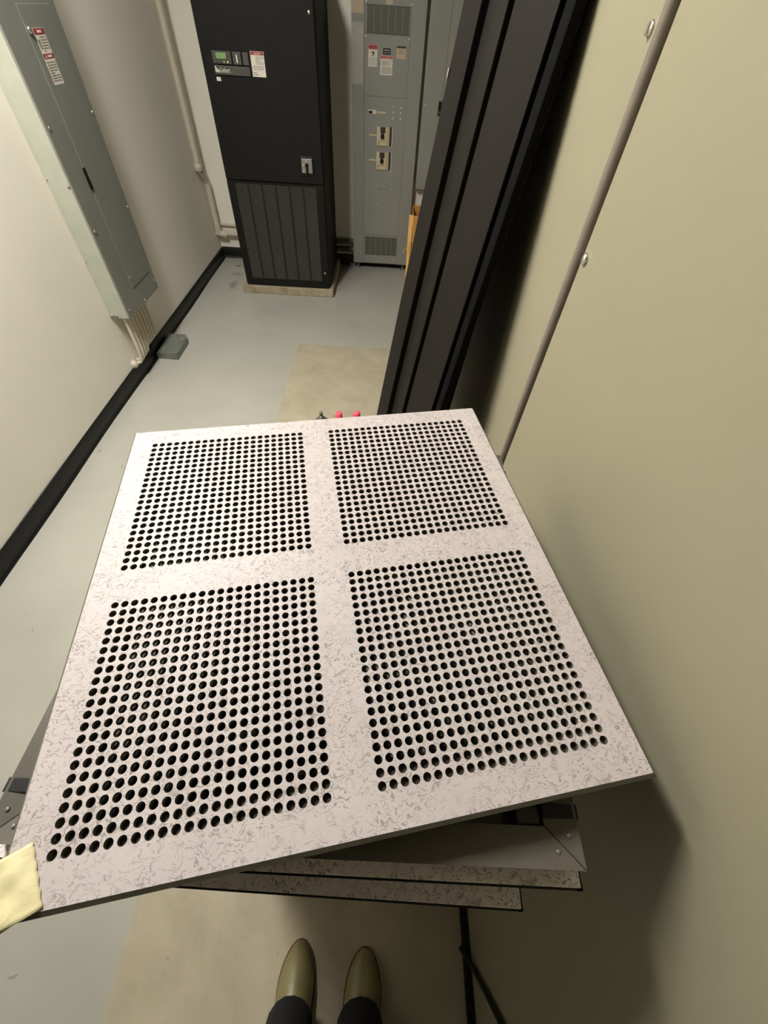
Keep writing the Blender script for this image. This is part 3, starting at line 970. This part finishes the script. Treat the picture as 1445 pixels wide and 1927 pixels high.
# a plain dark panel added behind it, to keep light out of the gap
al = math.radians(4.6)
t = thing('blocker_sheet', 'plain black panel added to darken the gap between the ribbed door and the beige cabinet', 'panel')
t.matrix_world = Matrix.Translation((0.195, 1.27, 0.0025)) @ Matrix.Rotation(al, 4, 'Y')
Mesh().box(-0.010, 0.0, 0.0, 0.62, 0.0, 1.92, 0.002).build('added_sheet', 'black_deep', t, local=True)
Mesh().box(-0.014, -0.010, 0.012, 0.035, 0.02, 1.90, 0.001).build('added_edge_fold', 'black_door', t, local=True)
# ------------------------------------------------------------------ floor tile stack
TX, TY, TZ, TTH = -0.0589, 0.2984, H - 0.4812, 0.195
G0, G1, NH, HR = 0.0271, 0.2684, 22, 0.0043
SZ = 0.3048


def perforated_plate():
    pitch = (G1 - G0) / (NH - 1)
    hc = pitch / 2
    seg = 16
    TH = 0.006
    # points on the cell outline matching the 16 hole points
    out = []
    for k in range(seg):
        a = 2 * math.pi * k / seg
        c, s = math.cos(a), math.sin(a)
        q = 1.0 / max(abs(c), abs(s))
        out.append((c * q * hc, s * q * hc))
    hole = [(HR * math.cos(2 * math.pi * k / seg), HR * math.sin(2 * math.pi * k / seg)) for k in range(seg)]
    V, F, MI = [], [], []
    centres = [g for g in ([-(G0 + i * pitch) for i in range(NH)][::-1] + [G0 + i * pitch for i in range(NH)])]
    for cx in centres:
        for cy in centres:
            o = len(V)
            for z in (0.0, -TH):
                V += [(cx + x, cy + y, z) for x, y in out]
                V += [(cx + x, cy + y, z) for x, y in hole]
            for k in range(seg):
                j = (k + 1) % seg
                F.append((o + k, o + j, o + seg + j, o + seg + k)); MI.append(0)
                b = o + 2 * seg
                F.append((b + seg + k, b + seg + j, b + j, b + k)); MI.append(1)
                F.append((o + seg + k, o + seg + j, b + seg + j, b + seg + k)); MI.append(1)
    lo, hi = G0 - hc, G1 + hc
    xs = [-SZ, -hi, -lo, lo, hi, SZ]
    for i in range(5):
        for j in range(5):
            if i in (1, 3) and j in (1, 3):
                continue
            for z, mi in ((0.0, 0), (-TH, 1)):
                o = len(V)
                V += [(xs[i], xs[j], z), (xs[i + 1], xs[j], z), (xs[i + 1], xs[j + 1], z), (xs[i], xs[j + 1], z)]
                F.append((o, o + 1, o + 2, o + 3) if z == 0 else (o + 3, o + 2, o + 1, o)); MI.append(mi)
    ring = [(-SZ, -SZ), (SZ, -SZ), (SZ, SZ), (-SZ, SZ)]
    for k in range(4):
        a, b = ring[k], ring[(k + 1) % 4]
        o = len(V)
        e1, e2 = 1 + 0.0038 / SZ, 1 + 0.0042 / SZ
        V += [(a[0], a[1], 0), (b[0], b[1], 0), (b[0] * e1, b[1] * e1, -0.0035), (a[0] * e1, a[1] * e1, -0.0035),
              (b[0] * e2, b[1] * e2, -0.014), (a[0] * e2, a[1] * e2, -0.014), (b[0], b[1], -0.014), (a[0], a[1], -0.014), (b[0], b[1], -TH), (a[0], a[1], -TH)]
        F += [(o + 3, o + 2, o + 1, o), (o + 5, o + 4, o + 2, o + 3), (o + 7, o + 6, o + 4, o + 5), (o + 9, o + 8, o + 6, o + 7)]
        MI += [1, 1, 1, 1]
    me = bpy.data.meshes.new('plate')
    me.from_pydata(V, [], F)
    me.materials.append(MAT['laminate'])
    me.materials.append(MAT['trim_edge'])
    me.polygons.foreach_set('material_index', MI)
    me.update()
    return me


pt = thing('perforated_tile', 'flecked off-white floor tile perforated with four grids of round holes, topmost of the stack', 'floor tile', (TX, TY, TZ))
pt.rotation_euler.z = TTH
pl = bpy.data.objects.new('plate', perforated_plate())
COL.objects.link(pl)
pl.parent = pt
for nm, bx, mt in (('damper', [(-0.275, 0.275, -0.275, 0.275, -0.016, -0.013)], 'damper'),
                   ('understructure', [(-0.272, 0.272, -0.272, -0.252, -0.0425, -0.006), (-0.272, 0.272, 0.252, 0.272, -0.0425, -0.006), (-0.272, -0.252, -0.252, 0.252, -0.0425, -0.006), (0.252, 0.272, -0.252, 0.252, -0.0425, -0.006)], 'pan_dark')):
    m = Mesh()
    for b in bx:
        m.box(*b)
    m.build(nm, mt, pt, local=True)

# upturned tile pan under it
PZB = H - 0.563
up = thing('upturned_tile', 'dark upturned metal floor tile pan directly beneath the perforated tile', 'floor tile', (-0.0665, 0.281, PZB))
up.rotation_euler.z = math.radians(-1.0)
RZ = TZ - 0.0430 - PZB      # rim height
S2 = 0.297
Mesh().box(-S2, S2, -S2, S2, 0.0, 0.006, 0.001).build('pan_floor', 'pan', up, local=True)
for sx in (0, 1, 2, 3):
    m = Mesh()
    R = Matrix.Rotation(sx * math.pi / 2, 4, 'Z')
    a, b, g_ = S2, S2 - 0.034, 0.0006
    pts = [(-a + g_, -a, 0), (a - g_, -a, 0), (a - g_, -a, RZ), (-a + g_, -a, RZ), (-b + g_, -b, RZ - 0.004), (b - g_, -b, RZ - 0.004), (b - g_, -b, RZ - 0.006), (-b + g_, -b, RZ - 0.006), (-a + g_ + 0.002, -a + 0.002, RZ - 0.002), (a - g_ - 0.002, -a + 0.002, RZ - 0.002), (-a + 0.002, -a + 0.002, 0.006), (a - 0.002, -a + 0.002, 0.006)]
    m.add([(R @ Vector(p))[:] for p in pts], [(0, 1, 2, 3), (3, 2, 5, 4), (4, 5, 6, 7), (7, 6, 9, 8), (8, 9, 11, 10)])
    m.build('rim', 'pan', up, local=True)
for sx_ in (-1, 1):
    for sy_ in (-1, 1):
        Fm = Matrix.Diagonal((sx_, sy_, 1, 1))
        br = Mesh()
        br.box(0.236, 0.262, 0.222, 0.262, 0.006, RZ - 0.008, 0.002, rot=Fm)
        br.box(0.222, 0.240, 0.236, 0.250, 0.006, RZ - 0.010, 0.003, rot=Fm)
        br.build('corner_bracket', 'pan_dark', up, local=True)
        Mesh().box(0.262, S2 + 0.003, 0.243, 0.256, RZ - 0.012, RZ - 0.0003, 0.0008, rot=Fm).build('edge_clip', 'bracket', up, local=True)
        for (x, y) in ((0.286, 0.270), (0.272, 0.283)):
            Mesh().lathe((x * sx_, y * sy_, RZ - 0.0012), [(0.0026, 0), (0.002, 0.0010)], 8).build('rivet', 'galv', up, local=True)

# two ordinary tiles below
def floor_tile(name, label, cx, cy, ztop, rz, thick=0.036):
    t = thing(name, label, 'floor tile', (cx, cy, ztop))
    t.rotation_euler.z = rz
    Mesh().box(-SZ, SZ, -SZ, SZ, -0.0022, 0.0, 0.0006).build('laminate', 'laminate_lit', t, local=True)
    m = Mesh()
    for k in range(4):
        R = Matrix.Rotation(k * math.pi / 2, 4, 'Z')
        m.box(-SZ - 0.0022, SZ + 0.0022, -SZ - 0.0022, -SZ + 0.004, -0.010, -0.0018, rot=R)
    m.build('edge_trim', 'bracket', t, local=True)
    Mesh().box(-SZ + 0.012, SZ - 0.012, -SZ + 0.012, SZ - 0.012, -thick, -0.0022, 0.004).build('pan', 'pan_dark', t, local=True)
    return t


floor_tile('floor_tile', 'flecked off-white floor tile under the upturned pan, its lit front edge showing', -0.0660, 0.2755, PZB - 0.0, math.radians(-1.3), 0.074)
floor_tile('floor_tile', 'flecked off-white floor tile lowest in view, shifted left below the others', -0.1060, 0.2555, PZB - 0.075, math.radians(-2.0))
# stand that carries the stack
st = thing('tile_stand', 'dark steel stand under the stack of floor tiles', 'stand', (-0.13, 0.27, 0))
zs = PZB - 0.112
Mesh().box(-0.37, 0.11, 0.03, 0.51, zs - 0.03, zs, 0.003).build('top', 'pan_dark', st)
Mesh().box(-0.36, 0.10, 0.04, 0.50, 0.10, zs - 0.03, 0.003).build('case', 'pan_dark', st)
Mesh().box(-0.33, 0.07, 0.07, 0.47, 0.0025, 0.10, 0.003).build('plinth', 'black_bar', st)

# masking tape stuck over the near left corner of the perforated tile
t = None
NU, NV = 22, 16
A = Vector((-0.2905, -0.0080)); B = Vector((-0.2600, -0.0500))          # torn end on the tile
dirT = Vector((-0.80, -0.50)).normalized()
vs_, fs = [], []
rnd = random.Random(11)
for i in range(NU + 1):
    for j in range(NV + 1):
        s_ = i / NU
        v_ = j / NV
        p = A.lerp(B, v_) + dirT * (0.085 * s_)
        if i == 0:
            p += dirT * 0.0006 * math.sin(v_ * 31)
        # height: lies on the tile, sags beyond its edges
        loc = Vector((p.x - TX, p.y - TY))
        c, s = math.cos(-TTH), math.sin(-TTH)
        lx_, ly_ = c * loc.x - s * loc.y, s * loc.x + c * loc.y
        over = max(0.0, -SZ - lx_, -SZ - ly_)
        zz = TZ + 0.0012 - 0.55 * over * min(1.0, over / 0.02)
        cr = abs(((s_ * 3.1 + v_ * 1.3) % 1.0) - 0.5) + 0.7 * abs(((s_ * 1.7 - v_ * 2.2 + 0.3) % 1.0) - 0.5)
        zz += 0.0042 * cr * min(1, s_ * 5) * (1 + 1.2 * min(1, over / 0.01))
        vs_.append((p.x, p.y, zz))
for i in range(NU):
    for j in range(NV):
        a = i * (NV + 1) + j
        fs.append((a, a + 1, a + NV + 2, a + NV + 1))
m = Mesh().add(vs_, fs, 0, True)
t = m.build('masking_tape', 'tape')
sm = t.modifiers.new('thickness', 'SOLIDIFY')
sm.thickness = 0.0004
tag(t, 'crumpled piece of pale yellow tape stuck over the near left tile corner', 'tape')

# capped stubs standing behind the stack
for (x, y, lab) in ((-0.238, 1.994, 'left of the two upright stubs with a pink plastic cap behind the perforated tile'), (-0.130, 2.008, 'right of the two upright stubs with a pink plastic cap behind the perforated tile')):
    t = thing('pipe_stub', lab, 'pipe stub', (x, y, 0.0025))
    Mesh().lathe((x, y, 0.0025), [(0.045, 0), (0.045, 0.012), (0.021, 0.016), (0.021, 0.255), (0.019, 0.272)], 18).build('tube', 'stub', t)
    Mesh().lathe((x, y, 0.262), [(0.0205, 0), (0.0205, 0.010), (0.0190, 0.012), (0.0190, 0.032), (0.0165, 0.0355)], 18).box(x - 0.027, x - 0.017, y - 0.006, y + 0.006, 0.272, 0.280, 0.002).build('cap', 'pink', t)
t = thing('funnel', 'small grey metal cone with a narrow neck behind the perforated tile', 'funnel', (-0.344, 1.975, 0.0025))
Mesh().lathe((-0.344, 1.975, 0.0025), [(0.060, 0), (0.060, 0.22), (0.036, 0.250), (0.016, 0.272), (0.0105, 0.283)], 18).build('cone', 'stub_grey', t)
Mesh().lathe((-0.344, 1.975, 0.283), [(0.0105, 0), (0.0105, 0.022), (0.008, 0.026)], 14).build('neck', 'stub_grey', t)

# ------------------------------------------------------------------ person's legs and boots at the lower edge
pe = thing('person', 'person in black trousers and olive leather boots standing on the beige strip', 'person', (-0.07, -0.44, 0.0025))


def boot(x, ytoe, yaw):
    L = 0.295
    secs = []
    ns, nr = 22, 18
    for i in range(ns + 1):
        t_ = i / ns
        # half width, height along the shoe from toe to heel
        wd = 0.052 * (max(0.0, math.sin(min(1.0, (t_ + 0.012) / 0.36) * math.pi / 2)) ** 0.5) * (1 - 0.24 * max(0, (t_ - 0.36) / 0.64)) * (1.0 if t_ < 0.93 else max(0.35, 1 - ((t_ - 0.93) / 0.07) ** 2 * 0.65))
        ht = 0.022 + 0.082 * min(1, max(0, t_) / 0.55) ** 0.85
        secs.append((t_ * L, max(wd, 0.003), ht))
    vs2, fs2 = [], []
    for (yy, wd, ht) in secs:
        for k in range(nr):
            a = math.pi * k / (nr - 1)
            vs2.append((wd * math.cos(a), -yy, 0.014 + ht * math.sin(a) ** 0.8))
    for i in range(ns):
        for k in range(nr - 1):
            fs2.append((i * nr + k, i * nr + k + 1, (i + 1) * nr + k + 1, (i + 1) * nr + k))
    fs2.append(tuple(range(nr)))
    fs2.append(tuple(reversed(range(ns * nr, ns * nr + nr))))
    R = Matrix.Translation((x, ytoe, 0.0025)) @ Matrix.Rotation(yaw, 4, 'Z')
    m1 = Mesh().add([(R @ Vector(p))[:] for p in vs2], fs2, 0, True)
    b = m1.build('boot', 'boot', pe)
    # sole: welt slightly wider than the upper
    outl = [(wd + 0.0035, -yy) for (yy, wd, ht) in secs]
    outl = [(0.0, 0.004)] + outl
    pts = outl + [(-a_, b_) for a_, b_ in reversed(outl[1:])]
    nn = len(pts)
    vs3 = [(px, py, 0.0) for px, py in pts] + [(px, py, 0.016) for px, py in pts]
    fs3 = [tuple(reversed(range(nn))), tuple(range(nn, 2 * nn))] + [(k, (k + 1) % nn, nn + (k + 1) % nn, nn + k) for k in range(nn)]
    Mesh().add([(R @ Vector(p))[:] for p in vs3], fs3).build('sole', 'boot_sole', b)


boot(-0.166, -0.250, math.radians(-2))
boot(0.033, -0.264, math.radians(-3))

# trousers: one continuous skinned surface from the hems to the waist
jv = [(-0.075, -0.47, 0.98), (-0.075, -0.47, 0.90), (-0.145, -0.465, 0.84), (-0.155, -0.455, 0.50), (-0.164, -0.405, 0.22), (-0.168, -0.392, 0.085),
      (-0.005, -0.465, 0.84), (0.008, -0.455, 0.50), (0.018, -0.405, 0.22), (0.024, -0.392, 0.085), (-0.075, -0.47, 1.06)]
je = [(0, 1), (1, 2), (2, 3), (3, 4), (4, 5), (1, 6), (6, 7), (7, 8), (8, 9), (0, 10)]
jr = [(0.155, 0.105), (0.15, 0.11), (0.088, 0.092), (0.062, 0.068), (0.060, 0.064), (0.066, 0.072), (0.088, 0.092), (0.062, 0.068), (0.060, 0.064), (0.066, 0.072), (0.15, 0.10)]
off = pe.location
me = bpy.data.meshes.new('trousers')
me.from_pydata([(x - off.x, y - off.y, z - off.z) for x, y, z in jv], je, [])
jo = bpy.data.objects.new('trousers', me)
COL.objects.link(jo)
jo.parent = pe
sk = jo.modifiers.new('skin', 'SKIN')
for i, r in enumerate(jr):
    me.skin_vertices[0].data[i].radius = r
me.skin_vertices[0].data[1].use_root = True
sk.use_smooth_shade = True
sd = jo.modifiers.new('sub', 'SUBSURF')
sd.levels = 2
sd.render_levels = 2
dg = bpy.context.evaluated_depsgraph_get()
me2 = bpy.data.meshes.new_from_object(jo.evaluated_get(dg))
jo.modifiers.clear()
jo.data = me2
me2.materials.clear()
me2.materials.append(MAT['denim'])
for p in me2.polygons:
    p.use_smooth = True
bpy.context.view_layer.update()
